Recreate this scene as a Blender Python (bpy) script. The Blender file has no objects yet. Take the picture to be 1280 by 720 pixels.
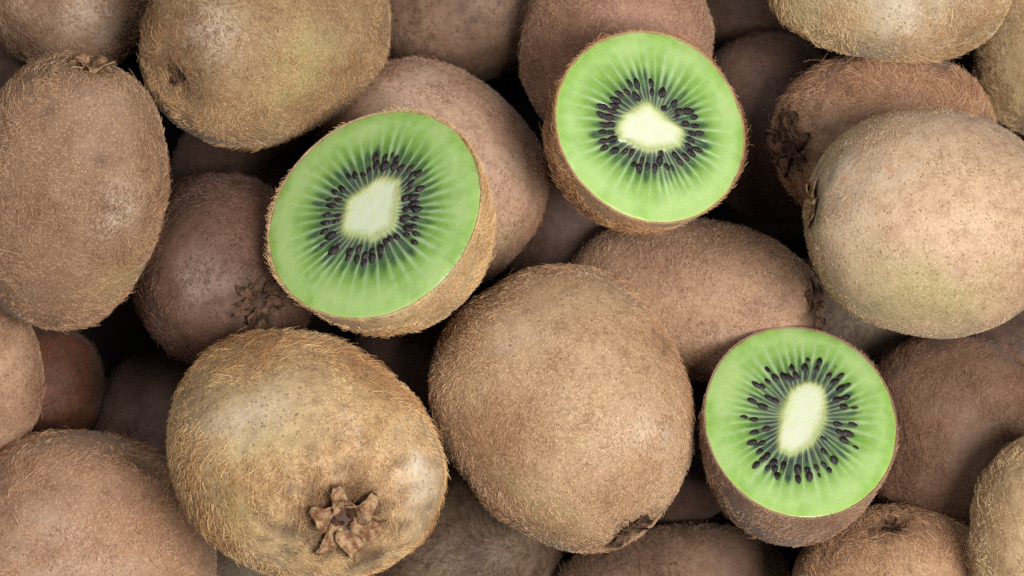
import bpy, math, random
import numpy as np
from mathutils import Matrix, Vector

rng = np.random.default_rng(7)
sc = bpy.context.scene
COL = sc.collection

# ------------------------------------------------------------------ camera
LENS, CAM_H = 85.0, 0.615
cd = bpy.data.cameras.new('camera')
cam = bpy.data.objects.new('camera', cd); COL.objects.link(cam)
cam.location = (0, 0, CAM_H)
cd.lens = LENS; cd.sensor_width = 36; cd.clip_start = 0.01; cd.clip_end = 50
cd.dof.use_dof = True; cd.dof.focus_distance = 0.515; cd.dof.aperture_fstop = 22
sc.camera = cam

# ------------------------------------------------------------------ world and lamps
w = bpy.data.worlds.new('World'); sc.world = w; w.use_nodes = True
w.node_tree.nodes['Background'].inputs[0].default_value = (0.93, 0.96, 1.0, 1)
w.node_tree.nodes['Background'].inputs[1].default_value = 0.04

def area(name, loc, target, size, power, col):
    l = bpy.data.lights.new(name, 'AREA'); l.shape = 'RECTANGLE'
    l.size, l.size_y = size; l.energy = power; l.color = col
    o = bpy.data.objects.new(name, l); COL.objects.link(o)
    o.location = loc
    o.rotation_euler = (Vector(target) - Vector(loc)).to_track_quat('-Z', 'Y').to_euler()
    return o
area('window_light', (0.31, -0.10, 0.80), (0, 0, 0.07), (0.32, 0.32), 10.2, (1.0, 0.985, 0.96))
area('fill_light', (-0.28, 0.34, 0.80), (0, 0, 0.07), (0.45, 0.45), 2.5, (0.97, 0.98, 1.0))

sc.view_settings.view_transform = 'Standard'
sc.view_settings.look = 'None'
sc.view_settings.exposure = 0.0
sc.view_settings.gamma = 1.0
sc.render.engine = 'CYCLES'
sc.cycles.use_denoising = False
sc.cycles.max_bounces = 6; sc.cycles.diffuse_bounces = 3; sc.cycles.glossy_bounces = 2
sc.cycles_curves.shape = 'RIBBONS'

# ------------------------------------------------------------------ helpers
F = 1280 * LENS / 36.0
CAM = np.array([0, 0, CAM_H])
def lin(r, g, b):
    f = lambda c: (c / 255 / 12.92) if c <= 10 else ((c / 255 + 0.055) / 1.055) ** 2.4
    return (f(r), f(g), f(b), 1.0)
def at(u, v, z):
    d = CAM_H - z
    return np.array([(u - 640) / F * d, (360 - v) / F * d, z])
def px(z): return (CAM_H - z) / F
def unit(v):
    return v / np.maximum(np.linalg.norm(v, axis=-1, keepdims=True), 1e-12)
def sstep(a, b, x):
    t = np.clip((x - a) / (b - a), 0, 1); return t * t * (3 - 2 * t)

class Noise:
    """smooth 3-D noise from random plane waves, a few octaves"""
    def __init__(s, seed, freq, octaves=3, n=14):
        r = np.random.default_rng(seed); s.k = []
        for o in range(octaves):
            k = unit(r.normal(size=(n, 3))) * freq * 2 ** o * r.uniform(0.6, 1.4, (n, 1))
            s.k.append((k, r.uniform(0, 6.283, n), 0.55 ** o * 1.6 / math.sqrt(n)))
    def __call__(s, p):
        out = np.zeros(len(p))
        for k, ph, a in s.k: out += a * np.sin(p @ k.T + ph).sum(1)
        return out

def mesh_obj(name, verts, faces, mat, parent=None, smooth=True, attrs=None):
    me = bpy.data.meshes.new(name)
    me.from_pydata([tuple(map(float, v)) for v in verts], [], faces)
    if smooth: me.polygons.foreach_set('use_smooth', [True] * len(me.polygons))
    for k, a in (attrs or {}).items():
        if a.ndim == 2:
            t = me.attributes.new(k, 'FLOAT_COLOR', 'POINT'); t.data.foreach_set('color', a.astype(np.float32).ravel())
        else:
            t = me.attributes.new(k, 'FLOAT', 'POINT'); t.data.foreach_set('value', a.astype(np.float32))
    me.update()
    if mat: me.materials.append(mat)
    o = bpy.data.objects.new(name, me); COL.objects.link(o); o.parent = parent
    return o

# ------------------------------------------------------------------ materials
class NT:
    def __init__(s, name):
        s.m = bpy.data.materials.new(name); s.m.use_nodes = True
        s.t = s.m.node_tree; s.b = s.t.nodes['Principled BSDF']
    def n(s, typ, **kw):
        x = s.t.nodes.new(typ)
        for k, v in kw.items():
            if k.startswith('i_'):
                key = k[2:]; key = int(key) if key.isdigit() else key.replace('_', ' ')
                x.inputs[key].default_value = v
            else: setattr(x, k, v)
        return x
    def l(s, a, b): s.t.links.new(a, b)
    def mix(s, fac, a, b):
        x = s.n('ShaderNodeMix', data_type='RGBA')
        for i, v in ((0, fac), (6, a), (7, b)):
            if hasattr(v, 'links') or isinstance(v, bpy.types.NodeSocket): s.l(v, x.inputs[i])
            else: x.inputs[i].default_value = v
        return x.outputs[2]
    def ramp(s, sock, lo, hi, a=0.0, b=1.0):
        x = s.n('ShaderNodeMapRange', interpolation_type='SMOOTHSTEP'); s.l(sock, x.inputs[0])
        x.inputs[1].default_value = lo; x.inputs[2].default_value = hi
        x.inputs[3].default_value = a; x.inputs[4].default_value = b
        return x.outputs[0]
    def noise(s, co, scale, detail=3, rough=0.55):
        x = s.n('ShaderNodeTexNoise'); s.l(co, x.inputs['Vector'])
        x.inputs['Scale'].default_value = scale; x.inputs['Detail'].default_value = detail
        x.inputs['Roughness'].default_value = rough
        return x.outputs[0]
    def attr(s, name):
        return s.n('ShaderNodeAttribute', attribute_name=name)

def skin_material(base, brown, speck, light, amount, seed):
    """kiwi skin: tan base, browner clouds, fine dark root specks and pale rubbed places with sheen painted in"""
    s = NT('kiwi_skin')
    tc = s.n('ShaderNodeTexCoord'); mp = s.n('ShaderNodeMapping'); s.l(tc.outputs['Object'], mp.inputs[0])
    mp.inputs['Location'].default_value = (seed * 0.37, seed * 0.73, seed * 0.19)
    co = mp.outputs[0]
    c = s.mix(s.ramp(s.noise(co, 75, 5, 0.65), 0.34, 0.70, 0.0, 0.75), base, brown)
    c = s.mix(s.ramp(s.noise(co, 350, 4, 0.7), 0.40, 0.75, 0, 0.55), c, speck)
    pale = s.attr('pale').outputs['Fac']; green = s.attr('green').outputs['Fac']; dark = s.attr('dark').outputs['Fac']
    c = s.mix(green, c, lin(148, 142, 92))
    pm = s.n('ShaderNodeMath', operation='MULTIPLY'); s.l(pale, pm.inputs[0]); s.l(s.ramp(s.noise(co, 700, 3, 0.7), 0.36, 0.56, 0.35, 1.0), pm.inputs[1])
    c = s.mix(pm.outputs[0], c, lin(206, 190, 170))  # rubbed skin and its sheen highlights, both put into the colour
    v = s.n('ShaderNodeTexVoronoi', feature='F1'); s.l(co, v.inputs['Vector']); v.inputs['Scale'].default_value = 1150
    v2 = s.n('ShaderNodeTexVoronoi', feature='F1'); s.l(co, v2.inputs['Vector']); v2.inputs['Scale'].default_value = 1400
    c = s.mix(s.ramp(v2.outputs['Distance'], 0.10, 0.42, 0.38, 0.0), c, light)
    dots = s.ramp(v.outputs['Distance'], 0.16, 0.36, amount, 0.0)
    gate = s.ramp(s.noise(co, 500, 2), 0.42, 0.6)
    m = s.n('ShaderNodeMath', operation='MULTIPLY'); s.l(dots, m.inputs[0]); s.l(gate, m.inputs[1])
    c = s.mix(m.outputs[0], c, speck)
    c = s.mix(s.attr('scuff').outputs['Fac'], c, lin(168, 112, 66))
    c = s.mix(dark, c, lin(62, 42, 32))
    s.l(c, s.b.inputs['Base Color'])
    s.b.inputs['Roughness'].default_value = 0.6
    s.b.inputs['Specular IOR Level'].default_value = 0.25
    s.b.inputs['Sheen Weight'].default_value = 0.08
    s.b.inputs['Sheen Roughness'].default_value = 0.4
    b1 = s.n('ShaderNodeBump'); b1.inputs['Strength'].default_value = 0.55; b1.inputs['Distance'].default_value = 0.0003
    s.l(s.noise(co, 900, 4, 0.65), b1.inputs['Height'])
    b2 = s.n('ShaderNodeBump'); b2.inputs['Strength'].default_value = 0.5; b2.inputs['Distance'].default_value = 0.0012
    s.l(s.noise(co, 140, 3), b2.inputs['Height']); s.l(b1.outputs[0], b2.inputs['Normal'])
    s.l(b2.outputs[0], s.b.inputs['Normal'])
    return s.m

def fuzz_material(c0, c1):
    s = NT('kiwi_fuzz')
    a = s.attr('tint').outputs['Fac']
    c = s.mix(a, c0, c1)
    c = s.mix(s.attr('dark').outputs['Fac'], c, lin(52, 36, 28))
    s.l(c, s.b.inputs['Base Color'])
    s.b.inputs['Roughness'].default_value = 0.55
    s.b.inputs['Specular IOR Level'].default_value = 0.35
    return s.m

def dry_material(name, a, b, rough=0.8):
    s = NT(name); tc = s.n('ShaderNodeTexCoord'); co = tc.outputs['Object']
    c = s.mix(s.ramp(s.noise(co, 500, 5, 0.7), 0.38, 0.64), a, b)
    s.l(c, s.b.inputs['Base Color']); s.b.inputs['Roughness'].default_value = rough; s.b.inputs['Specular IOR Level'].default_value = 0.15
    bp = s.n('ShaderNodeBump'); bp.inputs['Strength'].default_value = 0.9; bp.inputs['Distance'].default_value = 0.0006
    s.l(s.noise(co, 800, 5, 0.7), bp.inputs['Height']); s.l(bp.outputs[0], s.b.inputs['Normal'])
    return s.m
M_SEPAL = dry_material('dry_sepal', lin(170, 138, 104), lin(104, 68, 46), 0.95)
M_SEPAL_DARK = dry_material('dark_dry_sepal', lin(106, 78, 60), lin(38, 27, 22))
M_CALYX = dry_material('woody_calyx', lin(84, 56, 42), lin(36, 24, 20))

def flesh_material():
    s = NT('kiwi_flesh'); tc = s.n('ShaderNodeTexCoord'); co = tc.outputs['Object']
    s.l(s.attr('tone').outputs['Color'], s.b.inputs['Base Color'])
    s.l(s.ramp(s.noise(co, 200, 3), 0.35, 0.65, 0.16, 0.40), s.b.inputs['Roughness'])
    s.b.inputs['Specular IOR Level'].default_value = 0.45
    s.b.inputs['Subsurface Weight'].default_value = 0.45
    s.b.inputs['Subsurface Radius'].default_value = (0.6, 1.0, 0.35)
    s.b.inputs['Subsurface Scale'].default_value = 0.0022
    bp = s.n('ShaderNodeBump'); bp.inputs['Strength'].default_value = 0.35; bp.inputs['Distance'].default_value = 0.0004
    s.l(s.noise(co, 300, 3, 0.55), bp.inputs['Height']); s.l(bp.outputs[0], s.b.inputs['Normal'])
    return s.m
M_FLESH = flesh_material()
def seed_material():
    s = NT('kiwi_seed'); tc = s.n('ShaderNodeTexCoord')
    oi = s.n('ShaderNodeObjectInfo')
    c = s.mix(oi.outputs['Random'], lin(16, 10, 14), lin(40, 25, 28))
    s.l(c, s.b.inputs['Base Color']); s.b.inputs['Roughness'].default_value = 0.28
    bp = s.n('ShaderNodeBump'); bp.inputs['Strength'].default_value = 0.5; bp.inputs['Distance'].default_value = 0.0002
    s.l(s.noise(tc.outputs['Object'], 1500, 3), bp.inputs['Height']); s.l(bp.outputs[0], s.b.inputs['Normal'])
    return s.m
M_SEED = seed_material()

# ------------------------------------------------------------------ table
s = NT('dark_table'); tc = s.n('ShaderNodeTexCoord')
c = s.mix(s.ramp(s.noise(tc.outputs['Object'], 30, 5), 0.3, 0.7), lin(20, 15, 13), lin(30, 23, 19))
s.l(c, s.b.inputs['Base Color']); s.b.inputs['Roughness'].default_value = 0.95; s.b.inputs['Specular IOR Level'].default_value = 0.1
tab = mesh_obj('table_surface', [(-1.2, -1.2, 0), (1.2, -1.2, 0), (1.2, 1.2, 0), (-1.2, 1.2, 0),
                                 (-1.2, -1.2, -.03), (1.2, -1.2, -.03), (1.2, 1.2, -.03), (-1.2, 1.2, -.03)],
               [(0, 1, 2, 3), (7, 6, 5, 4), (0, 4, 5, 1), (1, 5, 6, 2), (2, 6, 7, 3), (3, 7, 4, 0)], s.m, smooth=False)
tab['kind'] = 'structure'

# ------------------------------------------------------------------ kiwi records
# whole fruit: centre u,v; semi-size along axis A and across B (px of the 1280 frame); axis angle in the
# picture towards the calyx; tilt of the calyx end up towards the viewer
BRN = dict(base=(164, 132, 106), brown=(140, 106, 82), speck=(96, 64, 48), h0=(206, 168, 134), h1=(156, 116, 88), hl=0.8, hn=36000)
TAN = dict(base=(174, 148, 112), brown=(152, 120, 86), speck=(112, 78, 54), h0=(232, 200, 152), h1=(178, 140, 100), hl=0.95, hn=46000)
DRK = dict(base=(92, 70, 58), brown=(72, 50, 42), speck=(54, 36, 30), h0=(112, 84, 68), h1=(82, 58, 46), hl=1.1, hn=12000)  # deep fruit: shade of the gaps painted into skin and fuzz colours
def K(key, label, u, v, A, B, ang, tilt, style, **kw):
    d = dict(style); d.update(kw); d.update(key=key, label=label, u=u, v=v, A=A, B=B, ang=ang, tilt=tilt, half=False)
    return d
def H(key, label, u, v, m, M, L, ang, tilt, style, **kw):
    d = dict(style); d.update(kw); d.update(key=key, label=label, u=u, v=v, m=m, M=M, L=L, ang=ang, tilt=tilt, half=True)
    return d

REC = [
 # --- deepest fruit, seen in the gaps
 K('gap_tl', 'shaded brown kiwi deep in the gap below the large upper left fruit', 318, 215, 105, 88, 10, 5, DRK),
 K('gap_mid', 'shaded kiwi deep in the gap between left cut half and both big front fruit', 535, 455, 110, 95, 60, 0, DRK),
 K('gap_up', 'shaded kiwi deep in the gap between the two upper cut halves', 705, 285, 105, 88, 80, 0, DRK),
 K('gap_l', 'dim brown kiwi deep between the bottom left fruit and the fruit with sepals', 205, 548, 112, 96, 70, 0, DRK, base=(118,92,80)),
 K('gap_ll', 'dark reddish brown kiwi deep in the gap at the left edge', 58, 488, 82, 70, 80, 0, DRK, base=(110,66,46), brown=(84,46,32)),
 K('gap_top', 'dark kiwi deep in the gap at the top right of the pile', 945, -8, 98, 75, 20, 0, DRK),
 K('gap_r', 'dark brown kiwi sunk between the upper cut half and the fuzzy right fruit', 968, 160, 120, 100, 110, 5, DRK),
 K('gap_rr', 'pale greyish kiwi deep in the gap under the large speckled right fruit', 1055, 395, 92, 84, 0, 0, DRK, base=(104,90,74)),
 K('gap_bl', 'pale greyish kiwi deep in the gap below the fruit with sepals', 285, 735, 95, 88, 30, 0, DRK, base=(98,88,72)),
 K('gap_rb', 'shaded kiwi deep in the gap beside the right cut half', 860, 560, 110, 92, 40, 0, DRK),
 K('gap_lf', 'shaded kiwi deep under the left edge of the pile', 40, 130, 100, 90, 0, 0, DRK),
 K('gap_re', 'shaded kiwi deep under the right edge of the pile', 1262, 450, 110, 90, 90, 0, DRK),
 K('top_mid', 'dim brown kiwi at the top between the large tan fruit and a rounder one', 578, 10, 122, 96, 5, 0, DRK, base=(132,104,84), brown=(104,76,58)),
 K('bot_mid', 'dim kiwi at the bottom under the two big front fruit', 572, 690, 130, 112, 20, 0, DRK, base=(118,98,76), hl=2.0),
 # --- middle
 K('left_brown', 'smooth reddish brown kiwi with dark crumpled calyx touching the left cut half', 280, 336, 124, 119, -36, 60, DRK,
   base=(108,80,66), brown=(86,60,48), speck=(56,36,30), h0=(146,108,86), h1=(100,70,54), hl=0.85, hn=36000, calyx=('dark', 6.6, 8),
   patches=[(245, 350, 32, 'pale', .2), (297, 228, 5, 'dark', 1.0)]),
 K('behind_half', 'round reddish brown kiwi right behind the left cut half', 541, 217, 150, 130, -38, 12, BRN,
   base=(176,146,122), brown=(156,118,96), h0=(204,164,134), h1=(160,118,92), patches=[(500, 115, 40, 'pale', .2), (630, 300, 40, 'green', .3)]),
 K('corner_tl', 'fuzzy brown kiwi cropped by the top left corner', 95, -8, 108, 94, 20, 0, BRN, base=(132,112,94), hl=1.1,
   patches=[(110, 30, 40, 'pale', .3)]),
 K('top_round', 'smooth rosy brown kiwi standing behind the upper right cut half', 772, 62, 128, 121, 85, 0, BRN, base=(152,114,96), brown=(134,96,80), hl=1.1),
 K('mid_right', 'smooth brown kiwi between two cut halves, dry calyx at its right end', 868, 372, 154, 101, -6, 26, BRN,
   base=(166,132,104), brown=(140,104,80), h0=(212,178,148), h1=(168,130,104), hl=0.7, calyx=('dark', 6.2, 7), patches=[(935, 398, 34, 'pale', .6), (800, 440, 50, 'green', .3)]),
 K('right_low', 'dark brown fuzzy kiwi at the right edge behind the right cut half', 1192, 540, 125, 116, 80, 0, BRN,
   base=(122,96,78), brown=(102,74,58), h0=(160,118,90), h1=(118,82,60), hl=1.15),
 K('bot_brown', 'brown fuzzy kiwi cropped by the bottom edge left of the right cut half', 835, 752, 152, 98, 5, 0, BRN, base=(122,98,82), h0=(150,120,98), h1=(112,84,66), hl=1.05),
 K('bot_right', 'kiwi at the bottom right with a small dark calyx on its top', 1118, 742, 106, 132, 97, 26, BRN, B2=112, base=(164,130,98), hl=1.2,
   h0=(222,178,132), calyx=('dark', 3.4, 5)),
 K('fuzzy_right', 'very fuzzy brown kiwi whose blackened calyx faces the upper right cut half', 1106, 172, 138, 109, 187, 24, BRN,
   base=(146,112,90), h0=(214,168,130), h1=(160,116,86), hl=1.25, hn=46000, calyx=('dark', 8.0, 8), patches=[(1180,110,40,'golden',.5)]),
 # --- margins of the frame
 K('edge_l', 'brown kiwi at the far left margin above the bottom left fruit', -38, 470, 108, 92, 90, 0, BRN),
 K('edge_ru', 'tan kiwi at the far right margin above the large speckled fruit', 1318, 60, 112, 92, 70, 0, TAN),
 K('edge_rl', 'fuzzy tan kiwi in the far lower right corner', 1318, 668, 128, 102, 80, 0, TAN),
 # --- upper fruit
 K('big_tl', 'large tan kiwi at the upper left with a dark hairy scar', 333, 44, 155, 127, 213, 48, TAN, B2=134,
   base=(150,126,94), brown=(126,94,66), h0=(216,178,130), h1=(154,114,80), hl=1.15, patches=[(262, 35, 34, 'pale', .42), (385, 90, 60, 'green', .4), (245, 112, 22, 'dark', .45), (235,85,60,'brown',1.0)], calyx=('tuft', 3.0, 4)),
 K('top_right', 'pale greenish tan kiwi cropped by the top right edge', 1112, -28, 158, 103, -8, 0, TAN, base=(152,138,112), hl=1.0,
   patches=[(1140, 30, 50, 'pale', .45), (1030, 20, 40, 'green', .5)]),
 K('left_tall', 'long brown kiwi along the left edge with pale dry sepals on top', 84, 243, 172, 123, 75, 24, TAN,
   base=(136,108,86), brown=(116,86,64), h0=(208,168,128), h1=(146,106,80), hl=1.1, calyx=('pale', 6.2, 6),
   patches=[(150, 260, 34, 'pale', .5), (150,110,36,'pale',.25), (160,350,50,'green',.3), (122, 196, 6, 'dark', .9)]),
 K('corner_bl', 'large rosy fuzzy kiwi filling the bottom left corner', 86, 726, 190, 174, 60, 10, TAN,
   base=(156,124,100), brown=(138,102,78), h0=(222,176,136), h1=(164,118,86), hl=1.15, hn=52000, patches=[(100, 660, 50, 'pale', .35)]),
 K('big_right', 'large light speckled kiwi at the right edge covered in short bristles', 1162, 278, 158, 141, 172, 8, TAN,
   base=(182,154,126), brown=(166,134,108), speck=(120,86,62), h0=(214,188,148), h1=(172,134,100), hl=0.45, hn=70000, calyx=('pale', 5.4, 6),
   patches=[(1080, 215, 75, 'pale', .5), (1150, 360, 90, 'green', .45), (1118, 212, 7, 'orange', .7), (1055, 228, 7, 'orange', .6)]),
 K('sepal_fruit', 'big golden fuzzy kiwi at lower left with curled dry sepals', 384, 563, 173, 144, -51, 61, TAN, oang=-26, L=192,
   base=(190,162,122), brown=(172,138,96), h0=(244,208,150), h1=(186,138,92), hl=1.15, hn=50000, calyx=('open', 9.4, 6),
   patches=[(305, 497, 44, 'pale', .55), (520, 590, 46, 'pale', .6), (446, 545, 26, 'pale', .6), (432, 625, 50, 'orange', .35), (300, 640, 40, 'green', .3),
            (430, 470, 60, 'golden', .5), (330,560,50,'green',.25)]),
 K('centre_big', 'largest smooth oval kiwi in the centre, blossom end pointing down right', 706, 511, 180, 153, -62, 22, TAN,
   base=(168,140,108), brown=(148,116,84), h0=(232,192,150), h1=(172,128,94), hl=0.85, hn=60000, taper=0.10, calyx=('dark', 6.0, 7),
   patches=[(812, 568, 42, 'pale', .6), (625, 440, 46, 'pale', .25), (700, 600, 55, 'green', .5), (800, 460, 60, 'golden', .35), (650,390,60,'brown',.4)]),
 # --- cut halves on top
 H('half_right', 'cut kiwi half at lower right with an oval pale core', 1001, 525, 115, 122, 195, 82, 36, BRN,
   base=(140,114,96), h0=(190,154,124), h1=(148,112,88), hl=0.8, hn=30000),
 H('half_left', 'cut kiwi half left of centre tilting up left with a slanted pale core', 468, 266, 121, 144, 172, 132, 34, TAN,
   base=(186,162,120), h0=(236,200,146), h1=(200,158,110), hl=0.95, hn=40000),
 H('half_top', 'cut kiwi half at the top centre with a triangular pale core', 815, 157, 118, 127, 168, 42, 26, TAN,
   base=(160,128,96), h0=(212,166,116), h1=(166,120,84), hl=0.85, hn=34000),
]
CORE = {
 'half_left': [(477,225),(498,227),(497,255),(491,286),(467,299),(434,292),(431,280),(439,251)],
 'half_top': [(809,131),(830,150),(851,164),(848,181),(811,188),(775,174),(772,162),(780,146)],
 'half_right': [(1008,480),(1026,485),(1030,505),(1028,527),(1014,553),(992,570),(975,564),(974,545),(980,514),(989,492)],
}
SEEDS = {
 'half_left': (4.233, 380, 180, [(382,75),(432,78),(470,65),(490,88),(520,128),(565,132),(578,165),(610,155),(568,212),(560,245),(620,240),(550,290),(590,288),(545,347),(605,350),(585,322),(540,397),(600,400),(553,450),(585,440),(550,485),(602,482),(590,525),(465,510),(495,495),(435,520),(410,560),(410,600),(362,575),(365,610),(325,600),(322,635),(293,565),(285,615),(245,575),(235,610),(182,545),(160,570),(105,535),(110,467),(115,422),(170,418),(128,377),(185,383),(147,330),(140,298),(190,300),(165,256),(203,240),(240,175),(275,170),(350,143),(315,165),(385,115),(430,122),(485,118),(145,490)]),
 'half_top': (4.5, 720, 80, [(297,112),(337,115),(418,108),(423,160),(480,163),(335,188),(282,157),(240,172),(218,208),(212,240),(198,268),(145,242),(175,302),(140,290),(150,345),(190,345),(145,385),(190,390),(150,435),(195,430),(155,475),(212,490),(272,495),(308,502),(365,548),(322,565),(398,583),(350,595),(472,515),(465,555),(555,520),(580,555),(510,585),(612,525),(645,505),(635,470),(680,485),(640,432),(650,395),(692,392),(665,352),(665,300),(628,270),(545,230),(493,250),(570,268),(560,300),(610,340),(440,590),(540,592)]),
 'half_right': (3.6, 900, 420, [(391,107),(380,145),(447,115),(435,150),(516,140),(490,180),(542,183),(515,207),(573,225),(540,240),(570,280),(530,290),(562,322),(603,328),(595,402),(530,402),(540,440),(575,445),(560,475),(605,503),(465,465),(468,525),(514,568),(495,613),(465,585),(432,600),(445,635),(395,610),(400,640),(348,605),(350,650),(285,585),(258,635),(245,605),(210,600),(238,575),(160,585),(172,525),(210,545),(185,562),(140,485),(185,487),(152,437),(205,423),(108,370),(148,380),(140,293),(190,320),(220,283),(250,295),(190,230),(160,222),(210,205),(217,162),(245,190),(308,190),(283,180),(320,145),(340,180)]),
}

# ------------------------------------------------------------------ resting heights
def frame_of(r, z):
    """centre, 3x3 axes (columns x,y,z) and the three semi-sizes in metres, fruit centre at height z"""
    a = math.radians(r['ang']); t = math.radians(r['tilt']); k = px(z)
    if not r['half']:
        ax = np.array([math.cos(a) * math.cos(t), math.sin(a) * math.cos(t), math.sin(t)])
        side = np.array([-math.sin(a), math.cos(a), 0.0])
        B2 = r.get('B2', r['B'] * 0.96)
        L = math.sqrt(max(r['A'] ** 2 - (B2 * math.sin(t)) ** 2, 1)) / math.cos(t)
        L = min(L, r['B'] * 1.65)
        R = np.stack([side, np.cross(ax, side), ax], 1)
        if 'oang' in r:   # fruit of oval cross-section: outline axis differs from the stalk axis
            o = math.radians(r['oang']); L = r['L']
            U = np.array([[math.cos(o), -math.sin(o)], [math.sin(o), math.cos(o)]])
            C = U @ np.diag([r['A'] ** 2, r['B'] ** 2]) @ U.T - L * L * np.outer(ax[:2], ax[:2])
            P = np.linalg.inv(R[:2, :2]); wv, ev = np.linalg.eigh(P @ C @ P.T)
            wv = np.sqrt(np.maximum(wv, 100.0)); R2 = R[:, :2] @ ev
            R = np.stack([R2[:, 0], R2[:, 1], ax], 1)
            if np.linalg.det(R) < 0: R[:, 0] *= -1
            return at(r['u'], r['v'], z), R, np.array([wv[0], wv[1], L]) * k
        return at(r['u'], r['v'], z), R, np.array([r['B'], B2, L]) * k
    # half: local z is the normal of the cut face
    n = np.array([math.cos(a) * math.sin(t), math.sin(a) * math.sin(t), math.cos(t)])
    side = np.array([-math.sin(a), math.cos(a), 0.0])
    R = np.stack([side, np.cross(n, side), n], 1)
    return at(r['u'], r['v'], z), R, np.array([r['M'], r['m'] / math.cos(t), r['L']]) * k
i_ = np.arange(500) + 0.5
ph = np.arccos(1 - 2 * i_ / 500); th = math.pi * (1 + 5 ** 0.5) * i_
SPH = np.stack([np.cos(th) * np.sin(ph), np.sin(th) * np.sin(ph), np.cos(ph)], 1)
def pts(r, fr):
    c, R, s = fr; q = SPH * s
    if r['half']:
        q = q.copy(); q[q[:, 2] > 0, 2] = 0
    return c + q @ R.T
def hits(ra, fa, rb, fb, shrink=0.965):
    if np.linalg.norm(fa[0] - fb[0]) > fa[2].max() + fb[2].max(): return False
    for p, r, (c, R, s) in ((pts(ra, fa), rb, fb), (pts(rb, fb), ra, fa)):
        q = (p - c) @ R / (s * shrink)
        ins = (q ** 2).sum(1) < 1
        if r['half']: ins &= q[:, 2] < -0.02
        if ins.any(): return True
    return False
placed = []
for r in REC:
    z = 0.2
    def bad(z):
        f = frame_of(r, z)
        if pts(r, f)[:, 2].min() < 0.0: return True
        return any(hits(r, f, p, pf) for p, pf in placed)
    z = 0.24
    while not bad(z - 0.002): z -= 0.002
    for st in (0.001, 0.0005, 0.00025):
        if not bad(z - st): z -= st
    r['fr'] = frame_of(r, z); placed.append((r, r['fr']))
    print('REST %-13s z=%.3f  semi(mm)=%s' % (r['key'], z, np.round(r['fr'][2] * 1000, 1)))

# ------------------------------------------------------------------ surface of a fruit
class Fruit:
    def __init__(s, r, idx):
        s.r = r; s.c, s.R, s.s = r['fr']; s.half = r['half']; s.idx = idx
        s.n1 = Noise(idx * 11 + 1, 2.1, 2); s.n2 = Noise(idx * 11 + 2, 9, 2)
        s.p = 2.0 if s.half else 2.18
    def pos(s, d):
        """local surface point for unit directions d"""
        rad = np.sqrt(d[:, 0] ** 2 + d[:, 1] ** 2); az = np.abs(d[:, 2])
        k = (rad ** s.p + az ** s.p) ** (-1 / s.p)
        if s.half:   # keeps the outline of the cut face gently uneven
            k = k * (1 + 0.010 * s.n1(unit(d * [1, 1, 0.3])))
        else:
            k = k * (1 + 0.014 * s.n1(d) + 0.004 * s.n2(d))
            if s.r.get('taper'): d = d * np.stack([1 - s.r['taper'] * d[:, 2]] * 2 + [np.ones(len(d))], 1)
            k = k * (1 - 0.07 * np.exp(-((1 - d[:, 2]) / 0.025)) - 0.03 * np.exp(-((1 + d[:, 2]) / 0.02)))
        return d * k[:, None] * s.s
    def nrm(s, d, e=0.02):
        a = unit(np.cross(d, np.where(np.abs(d[:, 2:3]) < .9, [[0, 0, 1.]], [[1., 0, 0]]))); b = np.cross(d, a)
        pu = s.pos(unit(d + a * e)) - s.pos(unit(d - a * e)); pv = s.pos(unit(d + b * e)) - s.pos(unit(d - b * e))
        n = unit(np.cross(pu, pv)); return n * np.sign((n * d).sum(1))[:, None]
    def world(s, p): return s.c + p @ s.R.T
    def pix(s, p):
        w = s.world(p); k = F / (CAM_H - w[:, 2]); return np.stack([640 + w[:, 0] * k, 360 - w[:, 1] * k], 1)
    def masks(s, p):
        """patches of worn skin with painted highlights, greener or darker skin, centred on surface points"""
        out = {k: np.zeros(len(p)) for k in ('pale', 'green', 'dark', 'golden', 'brown', 'orange')}
        if not hasattr(s, 'spots'):
            s.spots = []
            d = SPH5; q = s.pos(d); n = s.nrm(d) @ s.R.T; up = n[:, 2] > 0.05; pq = s.pix(q)
            for (u, v, rad, kind, amt) in s.r.get('patches', ()):
                dist = np.hypot(pq[:, 0] - u, pq[:, 1] - v) + 1e4 * ~up
                s.spots.append((q[dist.argmin()], rad * px(s.c[2]), kind, amt))
            s.nz = Noise(s.idx + 500, 190, 3)
        for c, rad, kind, amt in s.spots:
            dd = np.linalg.norm(p - c, axis=1) / rad
            m = np.exp(-dd ** 2 * 0.9) * np.clip(1 + 0.7 * s.nz(p), 0, 1.5)
            out[kind] = np.maximum(out[kind], np.clip(amt * m, 0, 1))
        return out
i_ = np.arange(6000) + 0.5
ph = np.arccos(1 - 2 * i_ / 6000); th = math.pi * (1 + 5 ** 0.5) * i_
SPH5 = np.stack([np.cos(th) * np.sin(ph), np.sin(th) * np.sin(ph), np.cos(ph)], 1)

def grid_faces(nu, nv, wrap=True):
    f = []
    for j in range(nv - 1):
        for i in range(nu if wrap else nu - 1):
            a = j * nu + i; b = j * nu + (i + 1) % nu
            f.append((a, b, b + nu, a + nu))
    return f

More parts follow.
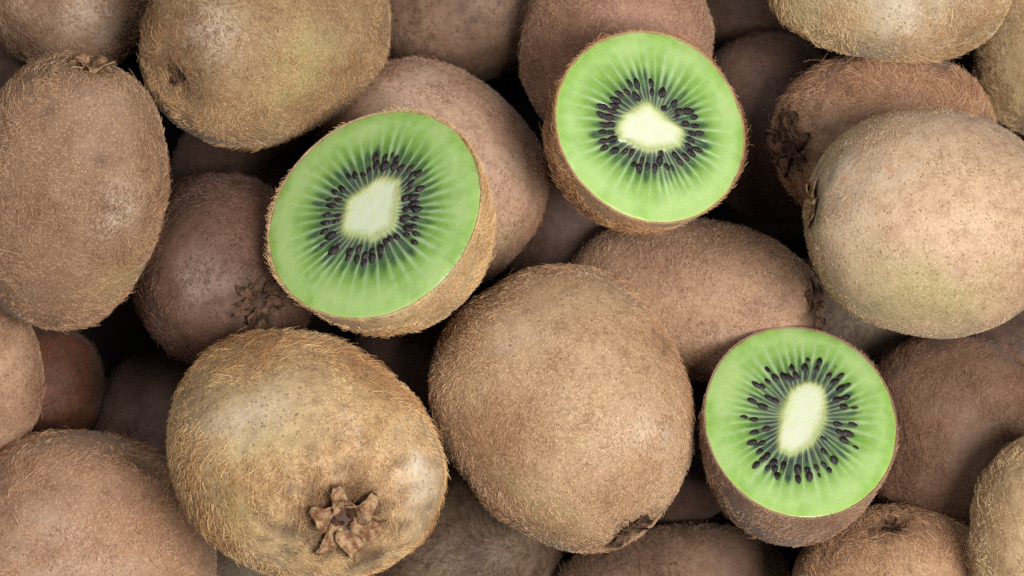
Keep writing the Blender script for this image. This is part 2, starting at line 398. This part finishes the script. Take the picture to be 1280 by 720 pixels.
def make_skin(fr, root, mat):
    nu, nv = 96, 56
    lo = math.pi / 2 if fr.half else 0.0
    ph = np.linspace(lo, math.pi - 1e-3, nv) if fr.half else np.linspace(1e-3, math.pi - 1e-3, nv)
    th = np.arange(nu) * 2 * math.pi / nu
    P, T = np.meshgrid(ph, th, indexing='ij'); P = P.ravel(); T = T.ravel()
    d = np.stack([np.cos(T) * np.sin(P), np.sin(T) * np.sin(P), np.cos(P)], 1)
    p = fr.pos(d); m = fr.masks(p)
    if fr.half:     # thin rim of skin turned in at the cut
        rim = p[:nu] * [0.986, 0.986, 1] + [0, 0, -0.0003]
        p = np.vstack([rim, p]); m = {k: np.concatenate([v[:nu], v]) for k, v in m.items()}
        f = [tuple(x) for x in grid_faces(nu, nv + 1)]
        d = np.vstack([d[:nu], d])
    else:
        f = grid_faces(nu, nv)
    scar = np.clip(m['dark'], 0, 1)
    ty = fr.r.get('calyx')
    if not fr.half:
        amt = 0.95 if ty else 0.25
        ang = np.arccos(np.clip(d[:, 2], -1, 1)) * fr.s[0]
        rr = (ty[1] if ty else 3) * 0.001
        j = 1 + 0.35 * fr.n2(d * 3)
        scar = np.maximum(scar, amt * np.exp(-(ang / (rr * 1.1 * j)) ** 2))
        ang2 = np.arccos(np.clip(-d[:, 2], -1, 1)) * fr.s[0]
        scar = np.maximum(scar, 0.6 * np.exp(-(ang2 / 0.0018) ** 2))
    f = [tuple(reversed(x)) for x in f]
    o = mesh_obj('skin', p, f, mat, root, True, {'pale': m['pale'], 'green': m['green'],
         'dark': np.clip(scar + 0.18 * m['brown'], 0, 1), 'scuff': m['orange']})
    return o

def make_fuzz(fr, root, mat):
    r = fr.r; N = r['hn']; rg = np.random.default_rng(fr.idx + 90)
    z = rg.uniform(-1, 0 if fr.half else 1, N); t = rg.uniform(0, 2 * math.pi, N)
    q = np.sqrt(1 - z * z); d = np.stack([q * np.cos(t), q * np.sin(t), z], 1)
    if fr.half:      # fringe along the cut edge
        t = rg.uniform(0, 2 * math.pi, 700); zz = -np.abs(rg.normal(0, 0.02, 700)); q = np.sqrt(1 - zz * zz)
        d = np.vstack([d, np.stack([q * np.cos(t), q * np.sin(t), zz], 1)])
    p = fr.pos(d); n = fr.nrm(d)
    nw = n @ fr.R.T
    cover = Noise(fr.idx + 40, 230, 3)(p); m = fr.masks(p)
    keep = nw[:, 2] > -0.55
    keep &= rg.uniform(0, 1, len(p)) < np.clip(0.85 + 0.45 * cover + 0.5 * m['golden'] - 0.75 * m['pale'], 0.08, 1)
    ty = r.get('calyx')
    ang = np.arccos(np.clip(d[:, 2], -1, 1)) * fr.s[0] if not fr.half else np.full(len(p), 1.0)
    if ty and ty[0] != 'tuft': keep &= ang > ty[1] * 0.0005
    d, p, n, cover, ang = d[keep], p[keep], n[keep], cover[keep], ang[keep]; m = {k: v[keep] for k, v in m.items()}
    K_ = len(p); S = 5
    axis = np.array([[0, 0, 1.0]])
    flow = unit(axis - n * (n @ axis.T)); side = np.cross(n, flow)
    wob = 0.9 * Noise(fr.idx + 60, 90, 2)(p) + 0.7 * Noise(fr.idx + 61, 420, 2)(p) + rg.normal(0, 0.6, K_)
    if fr.half: wob *= 0.8
    tdir = flow * np.cos(wob)[:, None] + side * np.sin(wob)[:, None]; bdir = np.cross(n, tdir)
    L = r['hl'] * 0.001 * rg.lognormal(0, 0.32, K_) * np.clip(1 + 0.25 * cover - 0.35 * m['pale'] + 0.25 * m['golden'], 0.35, 1.6)
    longer = rg.uniform(0, 1, K_) < 0.11; L = L * 0.90 * np.where(longer, 1.5, 1.0)
    if ty and ty[0] == 'open': L = L * (1 + 0.9 * (ang < ty[1] * 0.0010))
    lift = rg.uniform(0.12, 0.75, K_)[:, None]; curl = rg.normal(0, 1.1, K_)[:, None]
    pt = np.zeros((K_, S, 3)); cur = p - n * 0.00008; pt[:, 0] = cur
    for j in range(1, S):
        a = j / (S - 1)
        dr = unit(n * (lift * 1.6 * (1 - a) + 0.10) + tdir + bdir * curl * (a - 0.3) + rg.normal(0, 0.10, (K_, 3)))
        cur = cur + dr * (L / (S - 1))[:, None]; pt[:, j] = cur
    hc = bpy.data.hair_curves.new('fuzz'); hc.add_curves([S] * K_)
    hc.position_data.foreach_set('vector', pt.astype(np.float32).ravel())
    rad = np.linspace(1, 0.4, S)[None, :] * (rg.uniform(0.028, 0.050, K_) * np.where(longer, 1.3, 1.0))[:, None] * 0.001
    at_ = hc.attributes.get('radius') or hc.attributes.new('radius', 'FLOAT', 'POINT')
    at_.data.foreach_set('value', rad.astype(np.float32).ravel())
    a = hc.attributes.new('tint', 'FLOAT', 'CURVE')
    a.data.foreach_set('value', np.clip(rg.uniform(0, 1, K_) - 0.35 * longer + 0.25 * cover - 0.3 * m['golden'] + 0.4 * m['brown'], 0, 1).astype(np.float32))
    dk = np.clip(m['dark'] + (np.exp(-(ang / (ty[1] * 0.0009)) ** 2) if ty else 0) + (rg.uniform(0, 1, K_) < 0.03) * 0.5, 0, 1)
    a = hc.attributes.new('dark', 'FLOAT', 'CURVE'); a.data.foreach_set('value', dk.astype(np.float32))
    hc.materials.append(mat)
    o = bpy.data.objects.new('fuzz', hc); COL.objects.link(o); o.parent = root; o['kind'] = 'stuff'
    return o

def make_calyx(fr, root):
    kind, size, ns = fr.r['calyx']; rg = np.random.default_rng(fr.idx + 300)
    size *= 0.001
    top = fr.pos(np.array([[0, 0, 1.0]]))[0]
    # woody plug in the dimple
    nu, nv = 28, 9; V = []
    nz = Noise(fr.idx + 310, 900, 2)
    for j in range(nv):
        for i in range(nu):
            a = i * 2 * math.pi / nu; q = 1 - j / (nv - 1) * 0.999; rr = size * 0.46 * q * (1 + 0.12 * math.sin(3 * a + fr.idx) + 0.08 * math.sin(7 * a))
            V.append((rr * math.cos(a), rr * math.sin(a), top[2] + size * (0.16 * (1 - q ** 2) - 0.13 * math.exp(-(q / 0.28) ** 2)) - size * 0.08))
    V = np.array(V); V[:, 2] += 0.00035 * nz(V)
    cal = mesh_obj('calyx', V, grid_faces(nu, nv), M_CALYX, root)
    mat = {'open': M_SEPAL, 'pale': M_SEPAL, 'dark': M_SEPAL_DARK, 'tuft': M_SEPAL_DARK}[kind]
    for k in range(ns):
        a0 = k * 2 * math.pi / ns + rg.normal(0, 0.14) + fr.idx
        # a dried leaf: rises from the plug, folds over and curls back
        nl, nw = 12, 9; ln = size * rg.uniform(0.75, 1.15); wd = size * rg.uniform(0.42, 0.62) * (0.8 if kind == 'tuft' else 1)
        if kind == 'open': ln *= 1.0; wd *= 0.95
        lift = {'open': 1.1, 'pale': 0.7, 'dark': 0.45, 'tuft': 0.4}[kind] * rg.uniform(0.75, 1.2)
        curl = rg.uniform(1.8, 3.0) if kind == 'open' else rg.uniform(0.6, 1.8)
        twist = rg.normal(0, 0.35); front = []
        x, zz, el = size * 0.24, 0.0, lift
        cup = rg.uniform(0.25, 0.6)
        for j in range(nl):
            s_ = j / (nl - 1)
            half = (1 + 0.16 * math.sin(s_ * 9 + k * 2.1)) * wd * 0.5 * (0.75 + 0.5 * math.sin(math.pi * min(s_ * 1.05, 1))) * (1 - 0.72 * s_ ** 2.6)
            for i in range(nw):
                c_ = (i / (nw - 1) - 0.5) * 2
                off = c_ * half; up = cup * half * abs(c_) ** 1.6
                up += 0.00010 * math.cos(i * math.pi)
                lx = x - math.sin(el) * up; lz = zz + math.cos(el) * up + off * twist * s_
                front.append((lx, off, lz))
            x += math.cos(el) * ln / nl; zz += math.sin(el) * ln / nl
            el -= curl * (1.6 if s_ > 0.45 else 0.5) / nl * 1.1
        fv = np.array(front); fv += np.stack([Noise(fr.idx * 7 + k + 31 * q_, 1100, 2)(fv) for q_ in range(3)], 1) * 0.00022
        g = fv.reshape(nl, nw, 3); du = np.gradient(g, axis=0); dv = np.gradient(g, axis=1)
        nn = unit(np.cross(du, dv)); bk = g - nn * 0.00022
        al = np.vstack([g.reshape(-1, 3), bk.reshape(-1, 3)])
        R = np.array([[math.cos(a0), -math.sin(a0), 0], [math.sin(a0), math.cos(a0), 0], [0, 0, 1]])
        al = al @ R.T + [0, 0, top[2] - size * 0.02]
        f = grid_faces(nw, nl, False); n0 = nl * nw
        f += [tuple(reversed([q_ + n0 for q_ in x_])) for x_ in grid_faces(nw, nl, False)]
        ring = [i for i in range(nw)] + [j * nw + nw - 1 for j in range(1, nl)] + [(nl - 1) * nw + i for i in range(nw - 2, -1, -1)] + [j * nw for j in range(nl - 2, 0, -1)]
        for q_ in range(len(ring)):
            a_, b_ = ring[q_], ring[(q_ + 1) % len(ring)]
            f.append((b_, a_, a_ + n0, b_ + n0))
        mesh_obj('sepal', al, f, mat, cal)

def to_face(fr, u, v):
    """point of the cut face seen at pixel u,v, in units of the face's semi-sizes"""
    d = np.array([(u - 640) / F, (360 - v) / F, -1.0]); n = fr.R[:, 2]
    t = ((fr.c - CAM) @ n) / (d @ n); q = (CAM + d * t - fr.c) @ fr.R
    return q[0] / fr.s[0], q[1] / fr.s[1]

def seed_mesh():
    nu, nv = 10, 8; V = []
    for j in range(nv):
        p_ = math.pi * (j + 0.02) / (nv - 0.96)
        for i in range(nu):
            a = i * 2 * math.pi / nu
            k = 1 + 0.22 * math.cos(p_)
            V.append((math.cos(p_), math.sin(p_) * math.cos(a) * 0.60 * k, math.sin(p_) * math.sin(a) * 0.46 * k))
    me = bpy.data.meshes.new('seed'); me.from_pydata(V, [], grid_faces(nu, nv))
    me.polygons.foreach_set('use_smooth', [True] * len(me.polygons)); me.materials.append(M_SEED)
    return me
SEED_ME = seed_mesh()

def make_flesh(fr, root):
    key = fr.r['key']; rg = np.random.default_rng(fr.idx + 700)
    poly = [to_face(fr, *q) for q in CORE[key]]
    pa = np.array([math.atan2(y, x) for x, y in poly]); pr = np.array([math.hypot(x, y) for x, y in poly])
    o_ = np.argsort(pa); pa, pr = pa[o_], pr[o_]
    sc_, u0, v0, lst = SEEDS[key]
    seeds = [to_face(fr, x / sc_ + u0, y / sc_ + v0) for x, y in lst]
    sa = np.sort(np.array([math.atan2(y, x) for x, y in seeds]) % (2 * math.pi))
    # group seeds into locules, one septum between neighbouring locules
    grp = [[sa[0]]]
    for a in sa[1:]:
        if a - grp[-1][-1] < 0.075 and a - grp[-1][0] < 0.14: grp[-1].append(a)
        else: grp.append([a])
    cen = [float(np.mean(g)) for g in grp]
    full = []
    for i, c in enumerate(cen):
        nx = cen[(i + 1) % len(cen)] + (2 * math.pi if i == len(cen) - 1 else 0)
        full.append(c); gap = nx - c
        if gap > 0.21:
            k = int(round(gap / 0.13))
            full += [c + gap * q / k for q in range(1, k)]
    full = np.array(full) % (2 * math.pi); full.sort()
    NT_, NC, NO = 640, 22, 120
    th = np.arange(NT_) * 2 * math.pi / NT_
    P0 = np.array(poly)[o_]; P1 = np.roll(P0, -1, 0); core = np.full(NT_, 0.2)
    for a_, b_ in zip(P0, P1):
        e_ = b_ - a_; ct, st = np.cos(th), np.sin(th); den = ct * e_[1] - st * e_[0]
        tt = (a_[0] * e_[1] - a_[1] * e_[0]) / np.where(abs(den) < 1e-9, 1e-9, den)
        ss = (a_[0] * st - a_[1] * ct) / np.where(abs(den) < 1e-9, 1e-9, den)
        ok = (tt > 0) & (ss >= -1e-6) & (ss <= 1 + 1e-6); core[ok] = tt[ok]
    kern = np.exp(-np.linspace(-2, 2, 21) ** 2); kern /= kern.sum()
    core = np.convolve(np.r_[core[-10:], core, core[:10]], kern, 'valid')
    core = core * (1 + 0.03 * np.sin(th * 11 + 1) * np.sin(th * 5) + 0.018 * np.sin(th * 37 + 4 * np.sin(th * 3)))
    dirs = np.stack([np.cos(th), np.sin(th), np.zeros(NT_)], 1)
    edge = fr.pos(dirs) / fr.s * 0.989 * (1 + 0.0035 * np.sin(th * 23 + 2 * np.sin(th * 5)) * np.sin(th * 3 + 1))[:, None]; er = np.hypot(edge[:, 0], edge[:, 1])
    # per-direction septum distance and per-locule values
    bounds = (full + np.r_[full[1:], full[0] + 2 * math.pi]) / 2 % (2 * math.pi); bounds.sort()
    nb = len(bounds); ext = rg.uniform(0.46, 0.74, nb); inn = rg.uniform(0.36, 0.47, nb); dk = rg.uniform(0.35, 1, nb); sw = rg.uniform(0.6, 1.5, nb); sbr = rg.uniform(0.5, 1, nb)
    def tone(rho, T, CR, ER):
        T = (T + 0.007 * np.sin(rho * 9 + 3 * np.sin(T * 3))) % (2 * math.pi)
        i1 = np.searchsorted(bounds, T) % nb; i0 = (i1 - 1) % nb
        d1 = (bounds[i1] - T) % (2 * math.pi); d0 = (T - bounds[i0]) % (2 * math.pi)
        wsec = d0 + d1; near = np.minimum(d0, d1); nid = np.where(d0 < d1, i0, i1); x = np.abs(d0 / wsec - 0.5) * 2
        t = (rho - CR) / (ER - CR)
        C = lambda r_, g_, b_: np.array(lin(r_, g_, b_)[:3])
        stops = [(-1.0, C(212, 215, 196)), (-0.10, C(208, 213, 186)), (-0.03, C(194, 202, 154)), (0.03, C(150, 162, 100)), (0.10, C(106, 120, 72)), (0.42, C(102, 136, 66)),
                 (0.62, C(126, 162, 78)), (0.82, C(150, 182, 106)), (0.95, C(138, 174, 88)), (0.985, C(150, 176, 88)), (1.0, C(180, 182, 112))]
        xs = [q[0] for q in stops]; base = np.stack([np.interp(t, xs, [q[1][k] for q in stops]) for k in range(3)], 1)
        fin2 = np.clip(np.sin(T * 97 + 4 * np.sin(T * 13)), 0, 1) ** 3
        fine = 0.5 + 0.5 * np.sin(T * 150 + 5 * np.sin(T * 17) + 3 * np.sin(rho * 7))
        def mixc(b, c, a): return b * (1 - a[:, None]) + c * a[:, None]
        # locule: grey, dark and glassy between core and seeds
        prof = sstep(0.01, 0.09, t) * (1 - sstep(inn[i0] - 0.04, inn[i0] + 0.12, t + 0.10 * x))
        base = mixc(base, C(42, 52, 60), prof * (1 - x ** 4 * 0.75) * (0.80 + 0.18 * dk[i0]))
        # green wedge running on outwards to a point
        e = ext[i0]; wedge = sstep(0.18, 0.32, t) * (1 - sstep(e - 0.30, e, t)) * np.clip(1 - (x / np.clip(1.02 - 0.55 * t / e, 0.2, 1)) ** 3, 0, 1)
        base = mixc(base, C(82, 124, 46), wedge * (0.30 + 0.32 * dk[i0]))
        # pale septa fade out in the outer flesh
        wid = 0.0070 * sw[nid] * (1 + 2.2 * np.clip(t, 0, 1)); sep = np.exp(-(near * rho / wid) ** 2)
        base = mixc(base, C(170, 192, 146), sep * sbr[nid] * (0.62 + 0.38 * sstep(0.3, 0.5, t)) * sstep(-0.02, 0.08, t) * (1 - sstep(0.50, 0.97, t)) * 0.72)
        base = mixc(base, C(170, 182, 120), fine * sstep(-0.12, 0.0, t) * (1 - sstep(0.02, 0.14, t)) * 0.45)
        base = mixc(base, C(128, 142, 112), fin2 * sstep(0.0, 0.06, t) * (1 - sstep(0.2, 0.5, t)) * 0.4)
        grain = np.clip(0.5 + 0.5 * nzg(np.stack([rho * np.cos(T), rho * np.sin(T), 0 * T], 1)), 0, 1)
        base = mixc(base, C(170, 184, 130), grain * (1 - sstep(-0.1, 0.05, t)) * 0.28)
        base = base * (1 + 0.10 * (grain - 0.5))[:, None]
        cl = 0.5 + 0.5 * np.clip(nzc(np.stack([rho * np.cos(T), rho * np.sin(T), 0 * T], 1)), -1, 1)
        base = mixc(base, C(170, 192, 126), cl * sstep(0.45, 0.8, t) * 0.55)
        return base, prof
    nzc = Noise(fr.idx + 720, 9, 3); nzg = Noise(fr.idx + 721, 45, 3)
    def ringset(rhos):            # list of arrays (NT_)
        V, Cc = [], []
        for rho in rhos:
            b, prof = tone(rho, th.copy(), core, er)
            t = (rho - core) / (er - core)
            z = 0.00035 * (1 - np.clip(rho / er, 0, 1) ** 16) - 0.00025 - 0.00016 * prof + 0.00012 * np.exp(-(t / 0.05) ** 2) + 0.0006 * (1 - (rho / er) ** 2)
            V.append(np.stack([rho * np.cos(th) * fr.s[0], rho * np.sin(th) * fr.s[1], z], 1)); Cc.append(np.c_[b, np.ones(NT_)])
        return np.vstack(V), np.vstack(Cc)
    r_out = [core + (er - core) * q for q in np.linspace(0, 1, NO) ** 1.0]
    r_in = [core * q for q in np.linspace(1, 0.004, NC)]
    V, Cc = ringset(r_out); V[-NT_:, 2] -= 0.0006
    fl = mesh_obj('flesh', V, [tuple(reversed(x)) for x in grid_faces(NT_, NO)][::1], M_FLESH, root, True, {'tone': Cc})
    V, Cc = ringset(r_in)
    co = mesh_obj('core', V, grid_faces(NT_, NC), M_FLESH, root, True, {'tone': Cc})
    for o in (fl, co):            # faces must look out of the cut
        if o.data.polygons[0].normal.z < 0: o.data.flip_normals()
    k = px(fr.c[2])
    for x, y in seeds:
        o = bpy.data.objects.new('seed', SEED_ME); COL.objects.link(o); o.parent = fl
        sz = rg.uniform(6.0, 8.6) * k; tt = math.hypot(x, y)
        o.location = (x * fr.s[0], y * fr.s[1], 0.00050 - 0.0006 * tt ** 2 + rg.uniform(-0.6, 0.10) * sz * 0.42)
        o.scale = (sz, sz * rg.uniform(0.85, 1.15), sz)
        flip = math.pi
        o.rotation_euler = (rg.normal(0, 0.2), rg.normal(0, 0.14), math.atan2(y * fr.s[1], x * fr.s[0]) + rg.normal(0, 0.16) + flip)

# ------------------------------------------------------------------ build the pile
for idx, r in enumerate(REC):
    fr = Fruit(r, idx + 1)
    root = bpy.data.objects.new('kiwi_half' if r['half'] else 'kiwi', None); COL.objects.link(root)
    root.empty_display_size = 0.01
    M4 = Matrix([[*map(float, fr.R[i]), float(fr.c[i])] for i in range(3)] + [[0, 0, 0, 1]])
    root.matrix_world = M4
    root['label'] = r['label']; root['category'] = 'kiwi half' if r['half'] else 'kiwi'
    root['group'] = 'cut kiwi halves on top of the pile' if r['half'] else 'whole kiwis in the pile'
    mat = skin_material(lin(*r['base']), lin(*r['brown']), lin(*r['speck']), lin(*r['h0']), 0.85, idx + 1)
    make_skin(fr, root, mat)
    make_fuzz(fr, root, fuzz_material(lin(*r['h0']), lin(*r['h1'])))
    if r.get('calyx'): make_calyx(fr, root)
    if r['half']: make_flesh(fr, root)
